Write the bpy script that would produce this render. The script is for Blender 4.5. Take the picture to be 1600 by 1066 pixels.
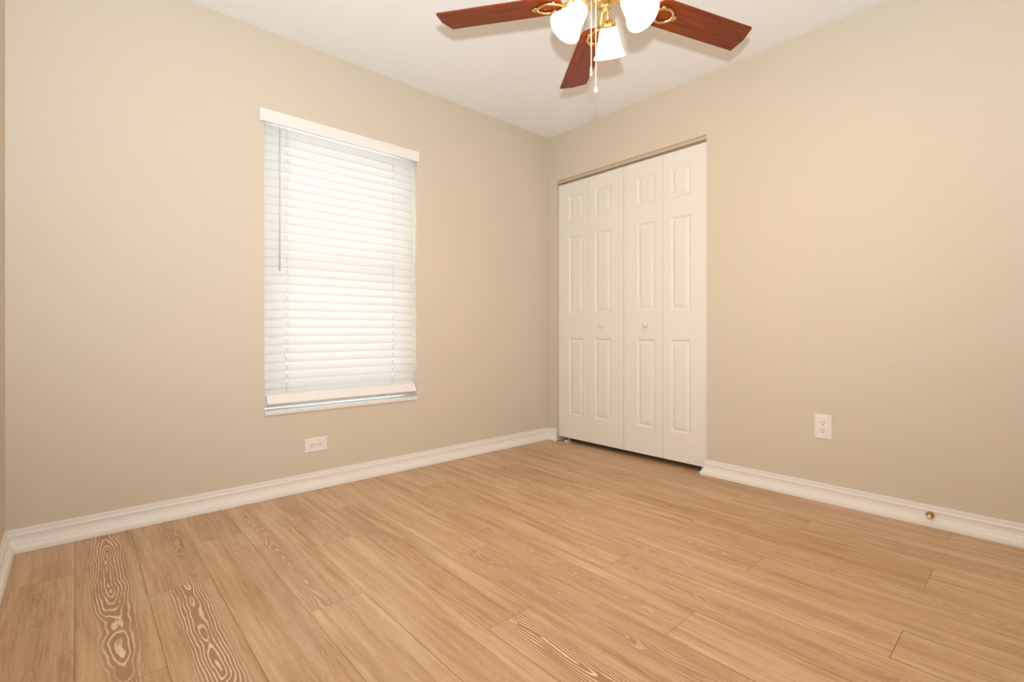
import bpy, bmesh, math, random
from mathutils import Vector, Matrix
random.seed(7)
PI = math.pi
R_ = math.radians
for o in list(bpy.data.objects):
    bpy.data.objects.remove(o)
C = bpy.context.scene.collection
scn = bpy.context.scene

# ------------------------------------------------------------------ camera
# Room frame: the far corner is the origin, the window wall is y = 0 (room at
# y < 0), the closet wall is x = 0 (room at x < 0), floor z = 0.
CAM = Vector((-2.851, -2.730, 0.873))
YAW = 0.73178
cd = bpy.data.cameras.new('camera')
cam = bpy.data.objects.new('camera', cd)
C.objects.link(cam)
cam.location = CAM
cam.rotation_euler = (PI / 2, 0, -YAW)
cd.sensor_width = 36.0
cd.lens = 756.8 / 1600 * 36.0
cd.shift_y = -15.17 / 1600
cd.clip_start = 0.02
scn.camera = cam

# ------------------------------------------------------------------ exposure
vs = scn.view_settings
scn.display_settings.display_device = 'sRGB'
vs.view_transform = 'Standard'
vs.look = 'None'
vs.gamma = 1.0
vs.use_curve_mapping = False
vs.exposure = 0.0

# ------------------------------------------------------------------ daylight
w = bpy.data.worlds.new('sky')
scn.world = w
w.use_nodes = True
bg = w.node_tree.nodes['Background']
bg.inputs['Color'].default_value = (0.97, 1.0, 0.99, 1)
bg.inputs['Strength'].default_value = 5.2

# ------------------------------------------------------------------ lamps
def lamp(name, kind, loc, energy, col, size=0.03, target=None, angle=None):
    l = bpy.data.lights.new(name, kind)
    l.energy = energy
    l.color = col
    l.shadow_soft_size = size
    o = bpy.data.objects.new(name, l)
    C.objects.link(o)
    o.location = loc
    if angle:
        l.spot_size = angle
        l.spot_blend = 1.0
    if target is not None:
        d = Vector(target) - Vector(loc)
        o.rotation_euler = d.to_track_quat('-Z', 'Y').to_euler()
    return o

# the photographer's flash, on top of the camera
FL = Vector((-2.889, -2.769, 1.040))
lamp('camera_flash', 'SPOT', FL, 200.0, (0.96, 1.04, 1.09), 0.025,
     FL + Vector((0.668, 0.744, 0.80)), R_(172))

# fan centre and the light kit's three lamps (the shades are built below)
FAN = Vector((-1.3935, -1.655, 2.098))
RT = Vector((math.cos(YAW), -math.sin(YAW), 0))
FW = Vector((math.sin(YAW), math.cos(YAW), 0))
KIT = FAN - RT * 0.024
KIT_Z = 2.055
AZ = math.atan2(FW.y, FW.x) - R_(17)
SHADE_TILT = R_(36)
SHADE_R0 = 0.088
shade_dirs = [AZ, AZ + R_(120), AZ - R_(120)]
BULB_W = 12.0
for a in shade_dirs:
    out = Vector((math.cos(a), math.sin(a), 0))
    ax = out * math.sin(SHADE_TILT) - Vector((0, 0, 1)) * math.cos(SHADE_TILT)
    p = Vector((KIT.x, KIT.y, KIT_Z)) + out * SHADE_R0 + ax * 0.088
    lamp('lamp_bulb_light', 'POINT', p, BULB_W, (1.0, 0.42, 0.13), 0.028)

# ------------------------------------------------------------------ materials
def mat(name):
    m = bpy.data.materials.new(name)
    m.use_nodes = True
    nt = m.node_tree
    b = nt.nodes['Principled BSDF']
    return m, nt, b

def simple(name, col, rough=0.5, metal=0.0, spec=0.5, noise=0.0, scale=30, bump=0.0, bscale=200):
    m, nt, b = mat(name)
    b.inputs['Roughness'].default_value = rough
    b.inputs['Metallic'].default_value = metal
    b.inputs['Specular IOR Level'].default_value = spec
    b.inputs['Base Color'].default_value = (*col, 1)
    tc = nt.nodes.new('ShaderNodeTexCoord')
    if noise > 0:
        n = nt.nodes.new('ShaderNodeTexNoise')
        n.inputs['Scale'].default_value = scale
        n.inputs['Detail'].default_value = 4
        nt.links.new(tc.outputs['Object'], n.inputs['Vector'])
        mx = nt.nodes.new('ShaderNodeMix')
        mx.data_type = 'RGBA'
        mx.inputs['A'].default_value = (*[c * (1 - noise) for c in col], 1)
        mx.inputs['B'].default_value = (*[min(1, c * (1 + noise)) for c in col], 1)
        nt.links.new(n.outputs['Fac'], mx.inputs['Factor'])
        nt.links.new(mx.outputs['Result'], b.inputs['Base Color'])
    if bump > 0:
        n2 = nt.nodes.new('ShaderNodeTexNoise')
        n2.inputs['Scale'].default_value = bscale
        n2.inputs['Detail'].default_value = 3
        nt.links.new(tc.outputs['Object'], n2.inputs['Vector'])
        bp = nt.nodes.new('ShaderNodeBump')
        bp.inputs['Strength'].default_value = bump
        bp.inputs['Distance'].default_value = 0.002
        nt.links.new(n2.outputs['Fac'], bp.inputs['Height'])
        nt.links.new(bp.outputs['Normal'], b.inputs['Normal'])
    return m

M_WALL = simple('wall_paint', (0.675, 0.605, 0.495), 0.75, spec=0.2, noise=0.012, scale=2.0, bump=0.12, bscale=160)
M_CEIL = simple('ceiling_paint', (0.945, 0.965, 0.975), 0.85, spec=0.15, bump=0.10, bscale=45)
M_TRIM = simple('trim_paint', (0.86, 0.835, 0.785), 0.4, spec=0.4, noise=0.01, scale=8)
M_DOOR = simple('door_paint', (0.835, 0.805, 0.745), 0.45, spec=0.35, noise=0.01, scale=6, bump=0.05, bscale=120)
M_SILL = simple('sill_marble', (0.82, 0.80, 0.77), 0.3, noise=0.03, scale=12)
M_VAL = simple('blind_vinyl', (0.86, 0.845, 0.82), 0.4, spec=0.4, noise=0.005)
M_PLATE = simple('outlet_plastic', (0.86, 0.825, 0.765), 0.35, noise=0.005)
M_SLOT = simple('outlet_slot', (0.09, 0.05, 0.035), 0.7, noise=0.05)
M_BRASS = simple('polished_brass', (0.83, 0.60, 0.27), 0.22, metal=1.0, noise=0.03, scale=20)
M_BRASSD = simple('aged_brass', (0.50, 0.33, 0.13), 0.28, metal=1.0, noise=0.04, scale=60)
M_CORD = simple('blind_cord', (0.94, 0.94, 0.92), 0.7, noise=0.01)
M_WAND = simple('wand_plastic', (0.72, 0.64, 0.58), 0.25, noise=0.01)
M_FRAME = simple('window_frame_paint', (0.80, 0.81, 0.80), 0.4, noise=0.01)
M_TRACK = simple('track_paint', (0.60, 0.49, 0.36), 0.45, noise=0.02)
M_RUB = simple('rubber_tip', (0.82, 0.78, 0.72), 0.6, noise=0.02)
M_KNOB = simple('knob_wood_paint', (0.84, 0.79, 0.69), 0.35, noise=0.01)
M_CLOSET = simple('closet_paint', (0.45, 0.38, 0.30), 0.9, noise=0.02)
M_CHAIN = simple('chain_metal', (0.95, 0.88, 0.74), 0.35, metal=1.0, noise=0.02)

def mk_slat():
    m, nt, b = mat('slat_vinyl')
    b.inputs['Base Color'].default_value = (0.88, 0.89, 0.89, 1)
    b.inputs['Roughness'].default_value = 0.45
    t = nt.nodes.new('ShaderNodeBsdfTranslucent')
    n = nt.nodes.new('ShaderNodeTexNoise')
    n.inputs['Scale'].default_value = 14
    tc = nt.nodes.new('ShaderNodeTexCoord')
    nt.links.new(tc.outputs['Object'], n.inputs['Vector'])
    r = nt.nodes.new('ShaderNodeValToRGB')
    r.color_ramp.elements[0].color = (0.86, 0.87, 0.86, 1)
    r.color_ramp.elements[1].color = (0.93, 0.93, 0.92, 1)
    nt.links.new(n.outputs['Fac'], r.inputs['Fac'])
    nt.links.new(r.outputs['Color'], t.inputs['Color'])
    mx = nt.nodes.new('ShaderNodeMixShader')
    mx.inputs['Fac'].default_value = 0.32
    nt.links.new(b.outputs[0], mx.inputs[1])
    nt.links.new(t.outputs[0], mx.inputs[2])
    nt.links.new(mx.outputs[0], nt.nodes['Material Output'].inputs['Surface'])
    return m
M_SLAT = mk_slat()

def mk_shade():
    m, nt, b = mat('frosted_shade_glass')
    b.inputs['Base Color'].default_value = (0.9, 0.88, 0.82, 1)
    b.inputs['Roughness'].default_value = 0.3
    t = nt.nodes.new('ShaderNodeBsdfTranslucent')
    t.inputs['Color'].default_value = (0.95, 0.9, 0.8, 1)
    mx = nt.nodes.new('ShaderNodeMixShader')
    mx.inputs['Fac'].default_value = 0.65
    nt.links.new(b.outputs[0], mx.inputs[1])
    nt.links.new(t.outputs[0], mx.inputs[2])
    e = nt.nodes.new('ShaderNodeEmission')
    e.inputs['Color'].default_value = (1.0, 0.86, 0.62, 1)
    e.inputs['Strength'].default_value = 1.6
    ad = nt.nodes.new('ShaderNodeAddShader')
    nt.links.new(mx.outputs[0], ad.inputs[0])
    nt.links.new(e.outputs[0], ad.inputs[1])
    nt.links.new(ad.outputs[0], nt.nodes['Material Output'].inputs['Surface'])
    return m
M_SHADE = mk_shade()

def mk_bulb():
    m, nt, b = mat('lit_bulb')
    e = nt.nodes.new('ShaderNodeEmission')
    e.inputs['Color'].default_value = (1.0, 0.85, 0.6, 1)
    e.inputs['Strength'].default_value = 6.0
    nt.links.new(e.outputs[0], nt.nodes['Material Output'].inputs['Surface'])
    return m
M_BULB = mk_bulb()

def mk_glass():
    m, nt, b = mat('window_glass')
    b.inputs['Base Color'].default_value = (0.96, 1.0, 0.98, 1)
    b.inputs['Roughness'].default_value = 0.02
    b.inputs['Transmission Weight'].default_value = 1.0
    b.inputs['IOR'].default_value = 1.45
    return m
M_GLASS = mk_glass()

def nmath(nt, op, a, b=None, c=None, clamp=False):
    n = nt.nodes.new('ShaderNodeMath')
    n.operation = op
    n.use_clamp = clamp
    for i, v in enumerate((a, b, c)):
        if v is None:
            continue
        if isinstance(v, (int, float)):
            n.inputs[i].default_value = v
        else:
            nt.links.new(v, n.inputs[i])
    return n.outputs[0]

def smooth(nt, v, lo, hi):
    n = nt.nodes.new('ShaderNodeMapRange')
    n.interpolation_type = 'SMOOTHSTEP'
    nt.links.new(v, n.inputs['Value'])
    n.inputs['From Min'].default_value = lo
    n.inputs['From Max'].default_value = hi
    return n.outputs[0]

def comb(nt, x, y, z):
    n = nt.nodes.new('ShaderNodeCombineXYZ')
    for i, v in enumerate((x, y, z)):
        if isinstance(v, (int, float)):
            n.inputs[i].default_value = v
        else:
            nt.links.new(v, n.inputs[i])
    return n.outputs[0]

def noise(nt, vec, scale=1.0, detail=2.0, rough=0.5):
    n = nt.nodes.new('ShaderNodeTexNoise')
    n.inputs['Scale'].default_value = scale
    n.inputs['Detail'].default_value = detail
    n.inputs['Roughness'].default_value = rough
    nt.links.new(vec, n.inputs['Vector'])
    return n.outputs['Fac']

def mixc(nt, fac, a, b):
    n = nt.nodes.new('ShaderNodeMix')
    n.data_type = 'RGBA'
    if isinstance(fac, (int, float)):
        n.inputs['Factor'].default_value = fac
    else:
        nt.links.new(fac, n.inputs['Factor'])
    for k, v in (('A', a), ('B', b)):
        if isinstance(v, tuple):
            n.inputs[k].default_value = (*v, 1)
        else:
            nt.links.new(v, n.inputs[k])
    return n.outputs['Result']

def mk_floor():
    m, nt, b = mat('oak_plank')
    uv = nt.nodes.new('ShaderNodeUVMap')
    uv.uv_map = 'plank'
    s = nt.nodes.new('ShaderNodeSeparateXYZ')
    nt.links.new(uv.outputs[0], s.inputs[0])
    u, v = s.outputs[0], s.outputs[1]
    def attr(name):
        a = nt.nodes.new('ShaderNodeAttribute')
        a.attribute_name = name
        return a.outputs['Fac']
    seed, tone, fig, u0, v0 = [attr(k) for k in ('seed', 'tone', 'figure', 'u0', 'v0')]
    # broad colour streaks that run with the plank
    n1 = noise(nt, comb(nt, nmath(nt, 'MULTIPLY', u, 1.9), nmath(nt, 'MULTIPLY', nmath(nt, 'ADD', v, nmath(nt, 'MULTIPLY', nmath(nt, 'SUBTRACT', noise(nt, comb(nt, nmath(nt, 'MULTIPLY', u, 5), nmath(nt, 'MULTIPLY', v, 10), seed), 1, 2), 0.5), 0.02)), 34), seed), 1, 5, 0.62)
    n2 = noise(nt, comb(nt, nmath(nt, 'MULTIPLY', u, 5.0), nmath(nt, 'MULTIPLY', v, 120), seed), 1, 3, 0.6)
    n3 = noise(nt, comb(nt, nmath(nt, 'MULTIPLY', u, 2.2), nmath(nt, 'MULTIPLY', v, 9), nmath(nt, 'ADD', seed, 31)), 1, 2, 0.5)
    pore = noise(nt, comb(nt, nmath(nt, 'MULTIPLY', u, 60.0), nmath(nt, 'MULTIPLY', v, 420), seed), 1, 2, 0.6)
    t = nmath(nt, 'MULTIPLY', smooth(nt, n1, 0.30, 0.70), 0.46)
    t = nmath(nt, 'ADD', t, nmath(nt, 'MULTIPLY', smooth(nt, n2, 0.28, 0.72), 0.32))
    t = nmath(nt, 'ADD', t, nmath(nt, 'MULTIPLY', smooth(nt, n3, 0.25, 0.75), 0.24))
    n4 = noise(nt, comb(nt, nmath(nt, 'MULTIPLY', u, 28.0), nmath(nt, 'MULTIPLY', v, 75), nmath(nt, 'ADD', seed, 47)), 1, 4, 0.65)
    t = nmath(nt, 'ADD', t, nmath(nt, 'MULTIPLY', nmath(nt, 'SUBTRACT', n4, 0.5), 0.42))
    t = nmath(nt, 'ADD', t, nmath(nt, 'MULTIPLY', nmath(nt, 'SUBTRACT', tone, 0.5), 0.40))
    cr = nt.nodes.new('ShaderNodeValToRGB')
    el = cr.color_ramp.elements
    el[0].position = 0.0
    el[0].color = (0.355, 0.195, 0.092, 1)
    el[1].position = 1.0
    el[1].color = (0.700, 0.515, 0.325, 1)
    e = el.new(0.45)
    e.color = (0.540, 0.345, 0.190, 1)
    nt.links.new(t, cr.inputs['Fac'])
    col = cr.outputs['Color']
    # cathedral figure: contour lines of a slowly drifting ring distance
    wrp = noise(nt, comb(nt, nmath(nt, 'MULTIPLY', u, 3.0), nmath(nt, 'MULTIPLY', v, 6), nmath(nt, 'ADD', seed, 11)), 1, 2, 0.5)
    wrp = nmath(nt, 'SUBTRACT', wrp, 0.5)
    hn = noise(nt, comb(nt, nmath(nt, 'MULTIPLY', u, 2.0), nmath(nt, 'MULTIPLY', v, 5.0), nmath(nt, 'ADD', seed, 5)), 1, 3, 0.55)
    h = nmath(nt, 'ADD', nmath(nt, 'MULTIPLY', nmath(nt, 'SUBTRACT', u, u0), 0.055),
              nmath(nt, 'MULTIPLY', nmath(nt, 'SUBTRACT', hn, 0.5), 0.13))
    vv = nmath(nt, 'ADD', nmath(nt, 'SUBTRACT', v, v0), nmath(nt, 'MULTIPLY', wrp, 0.055))
    rr = nmath(nt, 'SQRT', nmath(nt, 'ADD', nmath(nt, 'MULTIPLY', vv, vv), nmath(nt, 'MULTIPLY', h, h)))
    fj = nmath(nt, 'MULTIPLY', nmath(nt, 'SUBTRACT', noise(nt, comb(nt, nmath(nt, 'MULTIPLY', u, 16), nmath(nt, 'MULTIPLY', v, 60), seed), 1, 2, 0.6), 0.5), 0.005)
    ph = nmath(nt, 'MULTIPLY', nmath(nt, 'ADD', rr, fj), 2 * PI * 125)
    ln = nmath(nt, 'ADD', nmath(nt, 'MULTIPLY', nmath(nt, 'SINE', ph), 0.5), 0.5)
    line = smooth(nt, ln, 0.62, 0.92)
    msk = nmath(nt, 'SUBTRACT', 1.0, smooth(nt, rr, 0.028, 0.066))
    brk = smooth(nt, noise(nt, comb(nt, nmath(nt, 'MULTIPLY', u, 7), nmath(nt, 'MULTIPLY', v, 30), nmath(nt, 'ADD', seed, 77)), 1, 3, 0.6), 0.30, 0.55)
    dark = nmath(nt, 'MULTIPLY', msk, nmath(nt, 'MULTIPLY', nmath(nt, 'ADD', nmath(nt, 'MULTIPLY', fig, 0.75), 0.16), 1.0))
    col = mixc(nt, dark, col, (0.400, 0.215, 0.110))
    white = nmath(nt, 'MULTIPLY', nmath(nt, 'MULTIPLY', line, msk), nmath(nt, 'MULTIPLY', fig, nmath(nt, 'ADD', nmath(nt, 'MULTIPLY', brk, 0.7), 0.3)), clamp=True)
    col = mixc(nt, white, col, (0.86, 0.70, 0.52))
    # pale limed flecks
    fl = smooth(nt, noise(nt, comb(nt, nmath(nt, 'MULTIPLY', u, 11), nmath(nt, 'MULTIPLY', v, 150), nmath(nt, 'ADD', seed, 19)), 1, 2, 0.7), 0.66, 0.78)
    col = mixc(nt, nmath(nt, 'MULTIPLY', fl, 0.22), col, (0.80, 0.62, 0.43))
    pr = smooth(nt, pore, 0.56, 0.75)
    col = mixc(nt, nmath(nt, 'MULTIPLY', pr, 0.22), col, (0.36, 0.195, 0.10))
    nt.links.new(col, b.inputs['Base Color'])
    b.inputs['Roughness'].default_value = 0.42
    b.inputs['Specular IOR Level'].default_value = 0.6
    bp = nt.nodes.new('ShaderNodeBump')
    bp.inputs['Strength'].default_value = 0.15
    bp.inputs['Distance'].default_value = 0.0008
    nt.links.new(nmath(nt, 'SUBTRACT', n2, pr), bp.inputs['Height'])
    nt.links.new(bp.outputs['Normal'], b.inputs['Normal'])
    return m
M_FLOOR = mk_floor()
M_SEAM = simple('plank_seam', (0.31, 0.170, 0.085), 0.7, noise=0.05)

def mk_blade():
    m, nt, b = mat('mahogany_blade')
    tc = nt.nodes.new('ShaderNodeTexCoord')
    s = nt.nodes.new('ShaderNodeSeparateXYZ')
    nt.links.new(tc.outputs['Object'], s.inputs[0])
    v = comb(nt, nmath(nt, 'MULTIPLY', s.outputs[0], 3.5), nmath(nt, 'MULTIPLY', s.outputs[1], 70), s.outputs[2])
    n = noise(nt, v, 1, 4, 0.6)
    cr = nt.nodes.new('ShaderNodeValToRGB')
    cr.color_ramp.elements[0].position = 0.25
    cr.color_ramp.elements[0].color = (0.105, 0.014, 0.003, 1)
    cr.color_ramp.elements[1].position = 0.8
    cr.color_ramp.elements[1].color = (0.270, 0.052, 0.010, 1)
    nt.links.new(n, cr.inputs['Fac'])
    nt.links.new(cr.outputs['Color'], b.inputs['Base Color'])
    b.inputs['Roughness'].default_value = 0.36
    b.inputs['Specular IOR Level'].default_value = 0.25
    b.inputs['Coat Weight'].default_value = 0.06
    b.inputs['Coat Roughness'].default_value = 0.15
    return m
M_BLADE = mk_blade()

# ------------------------------------------------------------------ mesh kit
class MB:
    def __init__(self):
        self.v, self.f, self.m, self.s = [], [], [], []
    def face(self, idx, mi=0, sm=False):
        self.f.append(idx); self.m.append(mi); self.s.append(sm)
    def box(self, x0, x1, y0, y1, z0, z1, mi=0):
        x0, x1 = min(x0, x1), max(x0, x1)
        y0, y1 = min(y0, y1), max(y0, y1)
        z0, z1 = min(z0, z1), max(z0, z1)
        n = len(self.v)
        self.v += [(x, y, z) for z in (z0, z1) for y in (y0, y1) for x in (x0, x1)]
        for q in ((0, 2, 3, 1), (4, 5, 7, 6), (0, 1, 5, 4), (2, 6, 7, 3), (0, 4, 6, 2), (1, 3, 7, 5)):
            self.face([n + i for i in q], mi)
    def rings(self, rings, mi=0, sm=True, close=True, cap0=True, cap1=True):
        n = len(self.v); k = len(rings[0])
        for r in rings:
            self.v += [tuple(p) for p in r]
        for i in range(len(rings) - 1):
            for j in range(k if close else k - 1):
                a = n + i * k + j; b_ = n + i * k + (j + 1) % k
                self.face([a, b_, b_ + k, a + k], mi, sm)
        if cap0: self.face([n + j for j in range(k)][::-1], mi)
        if cap1: self.face([n + (len(rings) - 1) * k + j for j in range(k)], mi)
    def lathe(self, prof, origin=(0, 0, 0), axis=(0, 0, 1), seg=32, mi=0, cap0=False, cap1=False, sm=True):
        ax = Vector(axis).normalized()
        q = Vector((0, 0, 1)).rotation_difference(ax)
        o = Vector(origin)
        rs = []
        for r, z in prof:
            rs.append([o + q @ Vector((r * math.cos(2 * PI * j / seg), r * math.sin(2 * PI * j / seg), z)) for j in range(seg)])
        self.rings(rs, mi, sm, True, cap0, cap1)
    def tube(self, pts, r, seg=10, mi=0, closed=False):
        pts = [Vector(p) for p in pts]
        rs = []
        n = len(pts)
        prev = None
        for i, p in enumerate(pts):
            if closed:
                t = (pts[(i + 1) % n] - pts[i - 1]).normalized()
            else:
                t = (pts[min(i + 1, n - 1)] - pts[max(i - 1, 0)]).normalized()
            ref = prev if prev is not None else (Vector((0, 0, 1)) if abs(t.z) < 0.9 else Vector((1, 0, 0)))
            s1 = t.cross(ref)
            if s1.length < 1e-6:
                s1 = t.cross(Vector((0, 1, 0)))
            s1.normalize()
            s2 = s1.cross(t).normalized()
            prev = s2
            rad = r[i] if isinstance(r, (list, tuple)) else r
            rs.append([p + s1 * rad * math.cos(2 * PI * j / seg) + s2 * rad * math.sin(2 * PI * j / seg) for j in range(seg)])
        if closed:
            rs.append(rs[0])
            self.rings(rs, mi, True, True, False, False)
        else:
            self.rings(rs, mi, True)
    def ball(self, c, r, mi=0, seg=16, rz=None):
        rz = rz or r
        prof = [(max(1e-5, r * math.sin(PI * i / 10)), -rz * math.cos(PI * i / 10)) for i in range(11)]
        self.lathe(prof, c, seg=seg, mi=mi)
    def prism(self, poly, a, b_, fn, mi=0):
        # poly: 2D outline, extruded from a to b_; fn(p, q, t) -> 3D
        n = len(self.v); k = len(poly)
        self.v += [tuple(fn(p[0], p[1], a)) for p in poly] + [tuple(fn(p[0], p[1], b_)) for p in poly]
        for j in range(k):
            self.face([n + j, n + (j + 1) % k, n + k + (j + 1) % k, n + k + j], mi)
        self.face([n + j for j in range(k)][::-1], mi)
        self.face([n + k + j for j in range(k)], mi)
    def build(self, name, mats, parent=None, loc=None, bevel=0.0, rot=None, seg=2):
        me = bpy.data.meshes.new(name)
        me.from_pydata([tuple(p) for p in self.v], [], self.f)
        for m in (mats if isinstance(mats, (list, tuple)) else [mats]):
            me.materials.append(m)
        me.polygons.foreach_set('material_index', self.m)
        me.polygons.foreach_set('use_smooth', self.s)
        bm = bmesh.new(); bm.from_mesh(me)
        bmesh.ops.recalc_face_normals(bm, faces=bm.faces)
        bm.to_mesh(me); bm.free()
        o = bpy.data.objects.new(name, me)
        C.objects.link(o)
        if loc is not None: o.location = loc
        if rot is not None: o.rotation_euler = rot
        if parent is not None: o.parent = parent
        if bevel > 0:
            md = o.modifiers.new('bevel', 'BEVEL')
            md.width = bevel; md.segments = seg; md.limit_method = 'ANGLE'
            md.angle_limit = R_(40)
        return o

def tag(o, label=None, cat=None, group=None, kind=None):
    if label: o['label'] = label
    if cat: o['category'] = cat
    if group: o['group'] = group
    if kind: o['kind'] = kind
    return o

def empty(name, loc=(0, 0, 0), rz=0):
    o = bpy.data.objects.new(name, None)
    C.objects.link(o)
    o.location = loc
    o.rotation_euler = (0, 0, rz)
    o.empty_display_size = 0.1
    return o

# ------------------------------------------------------------------ dimensions
H = 2.44
XL = -3.060           # left wall
YF = -3.60            # wall behind the camera
TW = 0.20             # outer (window) wall thickness
TP = 0.115            # closet partition thickness
WX0, WX1, WZ0, WZ1 = -2.127, -1.224, 0.455, 2.016     # window opening
DY0, DY1, DZ = -0.087, -1.328, 2.073                  # closet opening

# ------------------------------------------------------------------ structure
b = MB()
b.box(XL - 0.12, WX0, 0, TW, 0, H)
b.box(WX1, 0.80, 0, TW, 0, H)
b.box(WX0, WX1, 0, TW, WZ1, H)
b.box(WX0, WX1, 0, TW, 0, WZ0 - 0.022)
tag(b.build('wall_back', M_WALL), 'beige painted wall with the window and the sideways outlet', 'wall', kind='structure')
b = MB()
b.box(0, TP, 0, DY0, 0, H)
b.box(0, TP, DY0, DY1, DZ, H)
b.box(0, TP, DY1, YF, 0, H)
tag(b.build('wall_right', M_WALL), 'beige painted wall around the white closet doors', 'wall', kind='structure')
b = MB(); b.box(XL - 0.12, XL, 0, YF, 0, H)
tag(b.build('wall_left', M_WALL), 'narrow sliver of beige wall at the left edge', 'wall', kind='structure')
b = MB(); b.box(XL - 0.12, 0.80, YF - 0.12, YF, 0, H)
tag(b.build('wall_front', M_WALL), 'beige painted wall behind the camera', 'wall', kind='structure')
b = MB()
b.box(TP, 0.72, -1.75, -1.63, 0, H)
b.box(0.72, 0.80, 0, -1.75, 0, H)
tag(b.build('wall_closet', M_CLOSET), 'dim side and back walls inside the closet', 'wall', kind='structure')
b = MB(); b.box(XL - 0.12, 0.80, YF - 0.12, TW, H, H + 0.12)
tag(b.build('ceiling', M_CEIL), 'white painted ceiling with the fan', 'ceiling', kind='structure')

# floor: every plank a face with its own grain coordinates
PW, PL, GAP = 0.1800, 1.2480, 0.0007
SEAM0 = -2.856
PHASE = [-0.380, -1.193, -0.741]
FEAT = {  # (column, row start y) -> figure strength, u0 (world y), v0 (offset), tone, seed
    (1, 0.055): (0.95, -0.42, 0.002, 0.36, 3.1),
    (1, -1.193): (0.70, -1.42, 0.000, 0.40, 9.7),
    (2, -0.741): (1.00, -1.12, 0.010, 0.46, 21.4),
    (2, 0.507): (0.30, -0.45, 0.035, 0.30, 2.2),
    (4, 0.055): (0.42, -0.95, -0.030, 0.60, 14.6),
    (4, -1.193): (0.12, -1.70, 0.02, 0.92, 15.5),  # tone raised to paint the window's sheen into the plank colour
    (3, -0.380): (0.15, -1.10, 0.03, 0.62, 27.5),  # slightly paler too, edge of the painted window sheen
    (5, -0.741): (0.14, -1.60, -0.02, 0.74, 28.3),  # paled likewise, window sheen put into its tone
    (6, -1.632): (0.95, -1.85, -0.005, 0.55, 33.3),
    (7, -1.193): (0.40, -1.75, 0.000, 0.48, 40.9),
    (5, 0.507): (0.25, -0.45, 0.0, 0.45, 8.8),
    (8, -0.741): (0.25, -1.2, 0.0, 0.5, 51.0),
    (11, -0.741): (0.30, -1.4, 0.0, 0.45, 61.0),
    (12, -1.628): (0.30, -1.9, 0.0, 0.45, 63.0),
}
verts, faces, uvs, mi, at = [], [], [], [], []
verts += [(XL, YF, -0.0012), (0.72, YF, -0.0012), (0.72, 0, -0.0012), (XL, 0, -0.0012)]
faces.append([0, 1, 2, 3]); uvs.append([(0, 0)] * 4); mi.append(1); at.append((0, 0, 0, 0, 0))
rf = random.Random(11)
for k in range(-2, 20):
    x0 = SEAM0 + k * PW - PW
    x1 = x0 + PW
    if x1 <= XL or x0 >= 0.72:
        continue
    col = k           # column k lies left of seam k; the first in view is 0
    ph = PHASE[col % 3]
    for r in range(-4, 5):
        ys = ph + r * PL          # upper (far) end
        ye = ys - PL
        if ye >= 0 or ys <= YF:
            continue
        fg, u0, v0, tone, seed = 0.05 + rf.random() ** 2 * 0.26, (ys - rf.random() * PL), rf.uniform(-.04, .04), rf.uniform(.32, .68), rf.random() * 90
        for (c_, s_), f_ in FEAT.items():
            if c_ == col and abs(s_ - ys) < 0.03:
                fg, u0, v0, tone, seed = f_
        ca, cb = max(x0 + GAP, XL), min(x1 - GAP, 0.72)
        ya, yb = min(ys - GAP, 0), max(ye + GAP, YF)
        n = len(verts)
        verts += [(ca, yb, 0), (cb, yb, 0), (cb, ya, 0), (ca, ya, 0)]
        faces.append([n, n + 1, n + 2, n + 3])
        xc = (x0 + x1) / 2
        uvs.append([(ys - yb, ca - xc), (ys - yb, cb - xc), (ys - ya, cb - xc), (ys - ya, ca - xc)])
        mi.append(0); at.append((seed, tone, fg, ys - u0, v0))
me = bpy.data.meshes.new('floor')
me.from_pydata(verts, [], faces)
me.materials.append(M_FLOOR); me.materials.append(M_SEAM)
me.polygons.foreach_set('material_index', mi)
ul = me.uv_layers.new(name='plank')
ul.data.foreach_set('uv', [c for f in uvs for p in f for c in p])
for i, nm in enumerate(('seed', 'tone', 'figure', 'u0', 'v0')):
    a_ = me.attributes.new(nm, 'FLOAT', 'FACE')
    a_.data.foreach_set('value', [t[i] for t in at])
fo = bpy.data.objects.new('floor', me)
C.objects.link(fo)
tag(fo, 'light brown oak-look plank floor', 'floor', kind='structure')

# baseboards: one profile, mitred at the ends
PROF = [(0.0, 0.0925), (0.0070, 0.0925), (0.0085, 0.0905), (0.0088, 0.0760), (0.0100, 0.0735), (0.0125, 0.0715),
        (0.0125, 0.0645), (0.0110, 0.0620), (0.0115, 0.0520), (0.0130, 0.0440), (0.0160, 0.0370), (0.0175, 0.0345),
        (0.0175, 0.0320), (0.0225, 0.0280), (0.0265, 0.0190), (0.0280, 0.0100), (0.0280, 0.0010), (0.0, 0.0010)]
def baseboard(name, a, b_, ma, mb, fn, label):
    # runs from a to b_ along the wall; end positions move by ma*d / mb*d
    m = MB()
    rs = []
    for t, k in ((a, ma), (b_, mb)):
        rs.append([fn(t + k * d, d, z) for d, z in PROF])
    m.rings(rs, 0, False)
    return tag(m.build(name, M_TRIM), label, 'baseboard', kind='structure')
baseboard('baseboard_back', XL, 0, 1, -1, lambda t, d, z: (t, -d, z), 'white moulded baseboard under the window')
baseboard('baseboard_corner', 0, DY0, -1, -1, lambda t, d, z: (-d, t, z), 'short white baseboard stub between the corner and the closet')
baseboard('baseboard_right', DY1, YF, 1, 0, lambda t, d, z: (-d, t, z), 'white moulded baseboard right of the closet doors')
baseboard('baseboard_left', 0, YF, -1, 0, lambda t, d, z: (XL + d, t, z), 'white moulded baseboard on the left wall')

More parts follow.
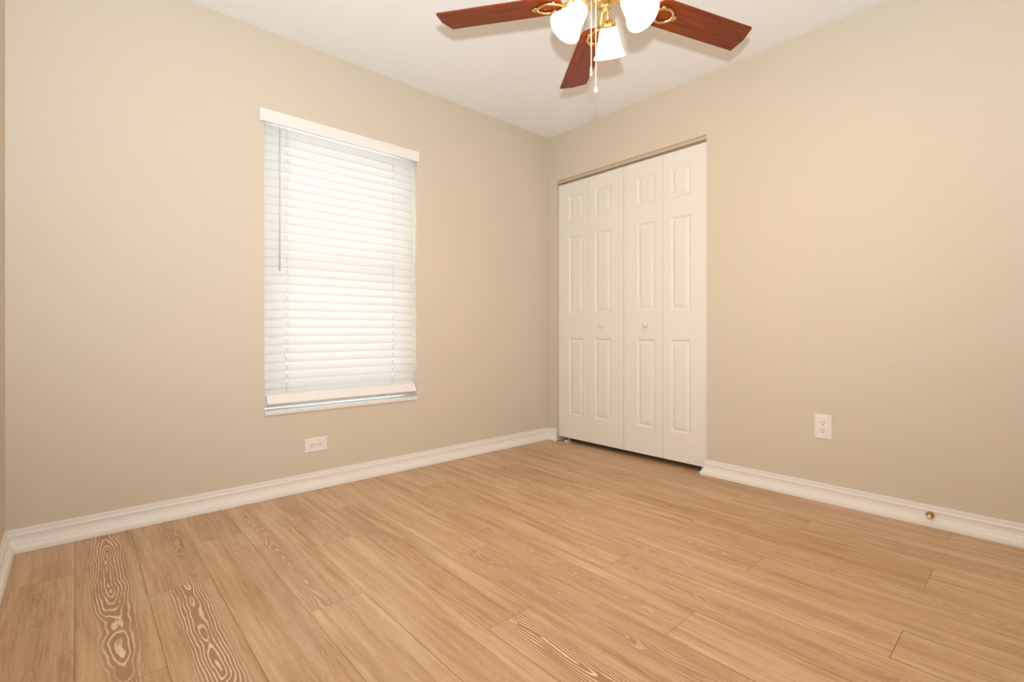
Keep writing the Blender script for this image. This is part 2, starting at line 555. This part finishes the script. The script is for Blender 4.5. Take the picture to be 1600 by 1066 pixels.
# ------------------------------------------------------------------ window
win = tag(empty('window_1', ((WX0 + WX1) / 2, 0, WZ0)), 'white framed window behind the closed blind', 'window', kind='structure')
win_off = Vector(win.location)
def wpart(mb, name, mats, parent=win, bevel=0.0):
    mb.v = [(p[0] - win_off.x, p[1] - win_off.y, p[2] - win_off.z) for p in mb.v]
    return mb.build(name, mats, parent, bevel=bevel)
m = MB()
m.box(WX0, WX1, -0.012, 0.10, WZ0 - 0.022, WZ0)
wpart(m, 'window_sill', M_SILL, bevel=0.004)
m = MB()
fy0, fy1, fw_ = 0.10, 0.17, 0.040
m.box(WX0, WX0 + fw_, fy0, fy1, WZ0, WZ1); m.box(WX1 - fw_, WX1, fy0, fy1, WZ0, WZ1)
m.box(WX0 + fw_, WX1 - fw_, fy0, fy1, WZ0, WZ0 + fw_); m.box(WX0 + fw_, WX1 - fw_, fy0, fy1, WZ1 - fw_, WZ1)
wpart(m, 'window_frame', M_FRAME, bevel=0.003)
for (za, zb, yy) in ((WZ0 + fw_, 1.25, 0.112), (1.25, WZ1 - fw_, 0.138)):
    m = MB(); sw = 0.032; sb = 0.085 if za < 1 else 0.032
    xa, xb = WX0 + fw_, WX1 - fw_
    m.box(xa, xa + sw, yy, yy + 0.024, za, zb); m.box(xb - sw, xb, yy, yy + 0.024, za, zb)
    m.box(xa + sw, xb - sw, yy, yy + 0.024, za, za + sb); m.box(xa + sw, xb - sw, yy, yy + 0.024, zb - sw, zb)
    sash = wpart(m, 'sash', M_FRAME, bevel=0.002)
    m = MB()
    m.box(xa + sw - 0.004, xb - sw + 0.004, yy + 0.010, yy + 0.014, za + sb - 0.004, zb - sw + 0.004)
    wpart(m, 'glass_pane', M_GLASS, sash)

# ------------------------------------------------------------------ blind
bl = tag(empty('window_blind', ((WX0 + WX1) / 2, 0.02, WZ0)), 'closed white slatted blind hanging in the window', 'blind')
bl_off = Vector(bl.location)
def bpart(mb, name, mats, parent=bl, bevel=0.0):
    mb.v = [(p[0] - bl_off.x, p[1] - bl_off.y, p[2] - bl_off.z) for p in mb.v]
    return mb.build(name, mats, parent, bevel=bevel)
m = MB()
m.box(-2.153, -1.212, -0.017, -0.007, 1.961, 2.026)
m.box(-2.153, -2.143, -0.007, -0.0008, 1.961, 2.026)
m.box(-1.222, -1.212, -0.007, -0.0008, 1.961, 2.026)
bpart(m, 'valance', M_VAL, bevel=0.0025)
m = MB()
m.box(-2.120, -1.236, 0.0, 0.050, 1.970, 2.0155)
bpart(m, 'headrail', M_VAL, bevel=0.003)
SX0, SX1, SY = -2.118, -1.240, 0.020
NS, ZTOP, PITCH = 31, 1.911, 0.04624
m = MB()
TILT = R_(74); SWD = 0.0278; TH = 0.0028
for i in range(NS):
    zl = ZTOP - i * PITCH          # lower, room-side edge
    cz = zl + SWD * math.sin(TILT)
    def slat(xa, xb, ta_, tb_):
        ts = [ta_ + (tb_ - ta_) * q / 4 for q in range(5)]
        rs = []
        for x in (xa, xb):
            ring = []
            for t, o_ in [(t, -.5) for t in ts] + [(t, .5) for t in ts[::-1]]:
                n_ = o_ * TH + 0.0016 * (1 - t * t)
                # t = -1 is the lower, room-side edge; t = +1 the upper, window-side edge
                ring.append((x, SY + t * SWD * math.cos(TILT) - n_ * math.sin(TILT), cz + t * SWD * math.sin(TILT) + n_ * math.cos(TILT)))
            rs.append(ring)
        m.rings(rs, 0, False)
    xs = [SX0]
    for xh in (-2.012, -1.386):
        xs += [xh - 0.0020, xh + 0.0020]     # route hole for the cord
    xs.append(SX1)
    for q in range(5):
        if q % 2 == 0:
            slat(xs[q], xs[q + 1], -1, 1)
        else:
            slat(xs[q], xs[q + 1], -1, 0.10)
            slat(xs[q], xs[q + 1], 0.72, 1)
bpart(m, 'slat_panel', M_SLAT)
# bottom rail, tipped towards the room
m = MB()
ta = R_(60)
ec = Vector((0, -0.006, 0.514))
def rl(t, n_):
    return (ec.y + t * math.cos(ta) - n_ * math.sin(ta), ec.z + t * math.sin(ta) + n_ * math.cos(ta))
ring = [rl(-.028, -.007), rl(.026, -.007), rl(.026, .005), rl(.022, .008), rl(-.024, .008), rl(-.028, .005)]
m.rings([[(x, p[0], p[1]) for p in ring] for x in (SX0, SX1)], 0, False)
rail = bpart(m, 'bottom_rail', M_VAL, bevel=0.0015)
for x in (-2.012, -1.386):
    m = MB()
    p = rl(0.010, 0.0082)
    m.lathe([(0.0045, 0), (0.0045, 0.0016), (0.002, 0.003), (0.0001, 0.003)], (x, p[0], p[1]), (0, -math.sin(ta), math.cos(ta)), 12)
    bpart(m, 'cord_plug', M_CORD, rail)
for x in (-2.012, -1.386):
    m = MB()
    yf = SY - SWD * math.cos(TILT) - 0.0035
    m.tube([(x - 0.006, yf, 1.96), (x - 0.006, yf, 0.545)], 0.0007, 6)
    yb = SY + SWD * math.cos(TILT) + 0.004
    m.tube([(x + 0.006, yb, 1.965), (x + 0.006, yb, 0.545)], 0.0007, 6)
    for i in range(NS):
        zl = ZTOP - i * PITCH
        m.tube([(x - 0.006, yf, zl - 0.003), (x + 0.006, yb, zl + 2 * SWD * math.sin(TILT) - 0.004)], 0.0008, 5)
    bpart(m, 'ladder_cord', M_CORD)
m = MB()
m.tube([(-2.056, -0.010, 1.940), (-2.056, -0.012, 1.60), (-2.056, -0.012, 1.192)], [0.0036, 0.0040, 0.0044], 6)
m.tube([(-2.056, -0.002, 1.968), (-2.056, -0.008, 1.962), (-2.056, -0.010, 1.938)], 0.0015, 6)
bpart(m, 'tilt_wand', M_WAND)
m = MB()
m.tube([(-1.252, -0.004, 1.965), (-1.250, -0.008, 1.6), (-1.246, -0.007, 1.33), (-1.252, -0.007, 1.215)], 0.0012, 6)
m.tube([(-1.258, -0.004, 1.965), (-1.259, -0.008, 1.6), (-1.255, -0.007, 1.30), (-1.254, -0.007, 1.215)], 0.0012, 6)
lift = bpart(m, 'lift_cord', M_CORD)
m = MB()
m.lathe([(0.0012, 0.026), (0.0035, 0.020), (0.006, 0.004), (0.0062, 0), (0.0001, 0)], (-1.253, -0.008, 1.190), (0, 0, 1), 12)
bpart(m, 'cord_tassel', M_CORD, lift)

# ------------------------------------------------------------------ closet doors
DX = 0.020            # door face, set back in the opening
DT = 0.034
DB, DTOP = 0.036, 2.036
def leaf_mesh(w_, wide_left):
    # local: y runs 0..-w_ (left to right in the photo), face at x=0, body to +x
    m = MB()
    wide, nar = 0.108, 0.054
    l = wide if wide_left else nar
    r = nar if wide_left else wide
    ys = [0, -l, -(w_ - r), -w_]
    zs = [DB, 0.220, 0.822, 1.010, 1.614, 1.735, 1.934, DTOP]
    pan = {(1, 1), (1, 3), (1, 5)}
    V = lambda y, z, x: (m.v.append((x, y, z)), len(m.v) - 1)[1]
    gi = [[V(y, z, 0) for y in ys] for z in zs]
    for i in range(len(zs) - 1):
        for j in range(3):
            if (j, i) in pan:
                loops = [[gi[i][j], gi[i][j + 1], gi[i + 1][j + 1], gi[i + 1][j]]]
                for ins, dep in ((0.004, 0.0010), (0.011, 0.0085), (0.016, 0.0090), (0.034, 0.0030), (0.037, 0.0025)):
                    y0, y1, z0, z1 = ys[j] - ins, ys[j + 1] + ins, zs[i] + ins, zs[i + 1] - ins
                    loops.append([V(y0, z0, dep), V(y1, z0, dep), V(y1, z1, dep), V(y0, z1, dep)])
                for a, c in zip(loops[:-1], loops[1:]):
                    for q in range(4):
                        m.face([a[q], a[(q + 1) % 4], c[(q + 1) % 4], c[q]])
                m.face(loops[-1])
            else:
                m.face([gi[i][j], gi[i][j + 1], gi[i + 1][j + 1], gi[i + 1][j]])
    # edges and back
    nz, ny = len(zs), 4
    bk = [[V(y, z, DT) for y in ys] for z in zs]
    for i in range(nz - 1):
        for j in range(3):
            m.face([bk[i][j], bk[i + 1][j], bk[i + 1][j + 1], bk[i][j + 1]])
        for j in (0, 3):
            m.face([gi[i][j], gi[i + 1][j], bk[i + 1][j], bk[i][j]])
    for j in range(3):
        for i in (0, nz - 1):
            m.face([gi[i][j], gi[i][j + 1], bk[i][j + 1], bk[i][j]])
    return m
KNOB = [(0.0001, 0.0), (0.0095, 0.0), (0.0085, 0.004), (0.0070, 0.009), (0.0085, 0.013), (0.0130, 0.018), (0.0150, 0.023), (0.0140, 0.028), (0.0095, 0.0315), (0.0001, 0.0325)]
LW = 0.3045
def bifold(name, LW, y0, angs, knob_leaf, knob_y, label, pin_y):
    root = tag(empty(name, (DX, y0, 0)), label, 'door', kind='structure')
    y = 0.0
    for i, wl in enumerate((True, False)):
        m = leaf_mesh(LW, wl)
        lf = m.build('door_leaf', M_DOOR, root, loc=(angs[i], y, 0), bevel=0.0012, seg=1)
        if i == knob_leaf:
            k = MB(); k.lathe(KNOB, (-0.0003, knob_y, 0.915), (-1, 0, 0), 24)
            tag(k.build('knob', M_KNOB, lf), 'round white knob')
        y -= LW + 0.0018
    # roller pins into the track, pivot bracket on the floor
    m = MB()
    for py in pin_y:
        m.lathe([(0.004, 0), (0.004, 0.012)], (0.016, py, DTOP - 0.0005), (0, 0, 1), 10, 0, True, True)
    m.build('roller_pin', M_RUB, root)
    return root
d1 = bifold('door_1', 0.3085, -0.092, (0.0, 0.0), 1, -0.128, 'left white bifold closet door, nearer the room corner', (-0.03, -0.57))
d2 = bifold('door_2', 0.3045, -0.7135, (0.0, 0.0), 0, -0.184, 'right white bifold closet door, nearer the upright outlet', (-0.05, -0.57))
for root, yb, sgn in ((d1, -0.068, -1), (d2, -0.5920, 1)):
    m = MB()
    m.box(-0.014, 0.030, yb, yb + sgn * 0.036, 0.0008, 0.0050)
    m.box(-0.004, 0.030, yb, yb + sgn * 0.0025, 0.0045, 0.014)
    m.lathe([(0.004, 0.0045), (0.004, 0.037)], (0.022, yb + sgn * 0.026, 0), (0, 0, 1), 10, 0, True, True)
    m.build('floor_bracket', M_RUB, root)
m = MB()
m.box(0.014, 0.018, DY0 - 0.001, DY1 + 0.001, 2.050, DZ); m.box(0.052, 0.056, DY0 - 0.001, DY1 + 0.001, 2.050, DZ)
m.box(0.018, 0.052, DY0 - 0.001, DY1 + 0.001, DZ - 0.004, DZ)
tag(m.build('trim_1', M_TRACK), 'tan metal track under the closet header', 'track', kind='structure')

# ------------------------------------------------------------------ outlets
def outlet(name, loc, rot, label):
    # local: plate in the x/z plane, front towards -y, upright
    root = tag(empty(name, loc), label, 'outlet', 'duplex wall outlets')
    root.rotation_euler = rot
    m = MB()
    w_, h_, t = 0.0395, 0.0630, 0.0065
    rs = []
    for (ins, y) in ((0, -0.0006), (0, -0.0025), (0.0035, -t + 0.0006), (0.0055, -t)):
        a, c = w_ - ins, h_ - ins
        rs.append([(-a, y, -c), (a, y, -c), (a, y, c), (-a, y, c)])
    m.rings(rs, 0, False)
    m.build('cover_plate', M_PLATE, root)
    for zc in (0.0195, -0.0195):
        m = MB()
        poly = []
        for j in range(32):
            a = 2 * PI * j / 32
            poly.append((0.0172 * math.cos(a), max(-0.0138, min(0.0138, 0.0172 * math.sin(a)))))
        m.prism(poly, -t + 0.0005, -t - 0.0016, lambda p, q, y: (p, y, q + zc))
        y0, y1 = -t - 0.0014, -t - 0.0019
        m.box(-0.0078, -0.0052, y0, y1, zc + 0.0005, zc + 0.0088, 1)
        m.box(0.0052, 0.0078, y0, y1, zc + 0.0012, zc + 0.0080, 1)
        m.prism([(0.0028 * math.cos(2 * PI * j / 16), 0.0028 * math.sin(2 * PI * j / 16)) for j in range(16)], y0, y1, lambda p, q, y: (p, y, q + zc - 0.0072), 1)
        m.build('receptacle', [M_PLATE, M_SLOT], root)
    m = MB()
    m.lathe([(0.0033, 0.0), (0.0030, 0.0010), (0.0001, 0.0014)], (0, -t, 0), (0, -1, 0), 14)
    m.box(-0.0028, 0.0028, -t - 0.0013, -t - 0.0016, -0.0004, 0.0004, 1)
    m.build('screw', [M_PLATE, M_SLOT], root)
    return root
outlet('wall_outlet', (-1.863, 0, 0.2435), (0, R_(90), 0), 'white duplex outlet mounted sideways below the window')
outlet('wall_outlet', (0, -1.9475, 0.383), (0, 0, R_(-90)), 'white upright duplex outlet on the wall right of the closet')

# ------------------------------------------------------------------ door stop
ds = tag(empty('door_stop', (-0.012, -2.368, 0.052)), 'small brass door stop on the right baseboard', 'door stop')
m = MB()
m.lathe([(0.0001, 0.0), (0.0150, 0.0), (0.0155, 0.003), (0.0148, 0.008), (0.0120, 0.0125), (0.0080, 0.015), (0.0062, 0.018), (0.0058, 0.024), (0.0001, 0.024)], (0, 0, 0), (-1, 0, 0), 28)
m.build('brass_base', M_BRASSD, ds)
m = MB()
m.lathe([(0.0001, 0.0), (0.0066, 0.0), (0.0070, 0.004), (0.0066, 0.010), (0.0040, 0.0125), (0.0001, 0.0125)], (-0.024, 0, 0), (-1, 0, -0.25), 20)
tag(m.build('rubber_tip', M_RUB, ds), 'white rubber tip')

# ------------------------------------------------------------------ ceiling fan
fan = tag(empty('ceiling_fan', (FAN.x, FAN.y, H)), 'ceiling fan with reddish brown blades, brass fittings and lit white lamps', 'ceiling fan')
fz = FAN.z - H        # blade plane in fan coordinates
kz = KIT_Z - H
ko = Vector((KIT.x - FAN.x, KIT.y - FAN.y, 0))
m = MB()
m.lathe([(0.0001, -0.0005), (0.068, -0.0005), (0.070, -0.006), (0.066, -0.028), (0.050, -0.048), (0.024, -0.058), (0.0001, -0.058)], seg=40)
m.build('canopy', M_BRASS, fan)
m = MB(); m.lathe([(0.0125, -0.055), (0.0125, -0.125)], seg=20, cap0=True, cap1=True)
m.build('downrod', M_BRASS, fan)
m = MB()
m.lathe([(0.0001, -0.118), (0.030, -0.118), (0.055, -0.126), (0.100, -0.146), (0.118, -0.166), (0.122, -0.200), (0.122, -0.236), (0.112, -0.262),
         (0.098, -0.276), (0.098, -0.300), (0.086, -0.318), (0.060, -0.326), (0.0001, -0.326)], seg=48)
m.build('motor_housing', M_BRASS, fan)
PH = 0.0265
PITCHB = -0.142
RB, WB = 0.660, 0.0655
def blade_mesh():
    # local: x out from the hub, y across; the pitch is in the object's rotation
    m = MB()
    out = [(RB, WB - 0.004), (RB - 0.002, WB), (0.225, WB - 0.001), (0.200, WB - 0.008), (0.186, 0.035), (0.182, 0.0), (0.186, -0.035), (0.200, -WB + 0.008),
           (0.225, -WB + 0.001), (RB - 0.026, -WB), (RB - 0.022, -WB + 0.003), (RB - 0.001, -0.003), (RB, 0.0)]
    m.prism(out, -0.003, 0.003, lambda p, q, t: (p, q, t))
    return m
def arm_mesh():
    m = MB()
    # hub foot, neck that drops to the blade, open scroll loop and screw plate
    m.tube([(0.085, 0, 0.030), (0.120, 0, 0.026), (0.150, 0, 0.006), (0.175, 0, -0.008)], [0.012, 0.011, 0.010, 0.008], 12)
    for s in (-1, 1):
        m.tube([(0.172, 0, -0.008), (0.190, s * 0.016, -0.009), (0.212, s * 0.030, -0.009), (0.240, s * 0.034, -0.009), (0.262, s * 0.024, -0.009),
                (0.274, s * 0.010, -0.009), (0.280, 0, -0.009)], 0.0055, 10)
    m.lathe([(0.0001, 0.0062), (0.013, 0.0062), (0.013, 0.0), (0.0001, -0.002)], (0.284, 0, -0.0095), seg=18)
    for s in (-1, 1):
        m.lathe([(0.0001, 0.0062), (0.009, 0.0062), (0.009, 0.0), (0.0001, -0.002)], (0.214, s * 0.030, -0.0095), seg=16)
    return m
for i in range(5):
    a = R_(52 + 72 * i) + PH
    rot = (PITCHB, 0, a)
    bo = blade_mesh().build('blade', M_BLADE, fan, loc=(0, 0, fz), rot=rot, bevel=0.0012)
    bo.rotation_mode = 'XYZ'
    arm_mesh().build('blade_arm', M_BRASS, fan, loc=(0, 0, fz), rot=rot)
# light kit
m = MB()
m.lathe([(0.0001, 0.048), (0.046, 0.048), (0.050, 0.040), (0.050, 0.012), (0.044, 0.000), (0.030, -0.010), (0.018, -0.014), (0.010, -0.024), (0.012, -0.030), (0.008, -0.038), (0.0001, -0.041)],
        ko + Vector((0, 0, kz + 0.022)), seg=36)
m.build('switch_housing', M_BRASS, fan)
for a in shade_dirs:
    out = Vector((math.cos(a), math.sin(a), 0))
    ax = out * math.sin(SHADE_TILT) - Vector((0, 0, 1)) * math.cos(SHADE_TILT)
    base = ko + Vector((0, 0, kz)) + out * SHADE_R0
    m = MB()
    st = ko + out * 0.040 + Vector((0, 0, kz + 0.030))
    mid = ko + out * 0.072 + Vector((0, 0, kz + 0.040))
    m.tube([st, st.lerp(mid, .55) + Vector((0, 0, .006)), mid, base - ax * 0.022, base - ax * 0.004], [0.0075, 0.0070, 0.0070, 0.0075, 0.008], 12)
    m.lathe([(0.010, -0.012), (0.020, -0.008), (0.0285, 0.0), (0.0290, 0.016), (0.026, 0.018)], base, ax, 28, 0, True, False)
    lo = m.build('lamp_arm', M_BRASS, fan)
    sh = MB()
    prof = [(0.0265, 0.010), (0.0300, 0.015), (0.0340, 0.024), (0.0385, 0.044), (0.0455, 0.072), (0.0535, 0.098), (0.0610, 0.112), (0.0630, 0.116),
            (0.0605, 0.1155), (0.0585, 0.111), (0.0510, 0.097), (0.0430, 0.072), (0.0365, 0.045), (0.0315, 0.025)]
    sh.lathe(prof, base, ax, 40)
    so = tag(sh.build('lamp_shade', M_SHADE, fan), 'glowing white bell glass shade')
    bb = MB()
    bb.lathe([(0.012, 0.012), (0.013, 0.030), (0.020, 0.046), (0.0235, 0.060), (0.021, 0.074), (0.012, 0.083), (0.0001, 0.086)], base, ax, 24)
    bb.build('bulb', M_BULB, so)
def chain(pos, z0, z1, kind):
    m = MB()
    n = max(6, int((z0 - z1) / 0.0042))
    for i in range(n):
        z = z0 + (z1 - z0) * (i + 0.5) / n
        m.ball((pos.x, pos.y, z), 0.0024, 0, 8)
    m.tube([(pos.x, pos.y, z0), (pos.x, pos.y, z1)], 0.0008, 6)
    c = m.build('pull_chain', M_CHAIN, fan)
    f = MB()
    if kind == 'rod':
        f.lathe([(0.002, 0.0), (0.0045, -0.004), (0.0040, -0.020), (0.0055, -0.030), (0.0050, -0.036), (0.0001, -0.037)], (pos.x, pos.y, z1 + 0.001), (0.06, 0.02, 1), 14)
    else:
        f.lathe([(0.002, 0.0), (0.0030, -0.003), (0.0065, -0.007), (0.0082, -0.013), (0.0066, -0.019), (0.0030, -0.022), (0.0001, -0.0225)], (pos.x, pos.y, z1 + 0.001), (0, 0, 1), 18)
    f.build('fob', M_RUB if kind == 'ball' else M_CHAIN, c)
chain(ko + RT * -0.052, kz + 0.030, 1.840 - H, 'rod')
chain(ko + RT * -0.040 - FW * 0.030, kz + 0.030, 1.753 - H, 'ball')
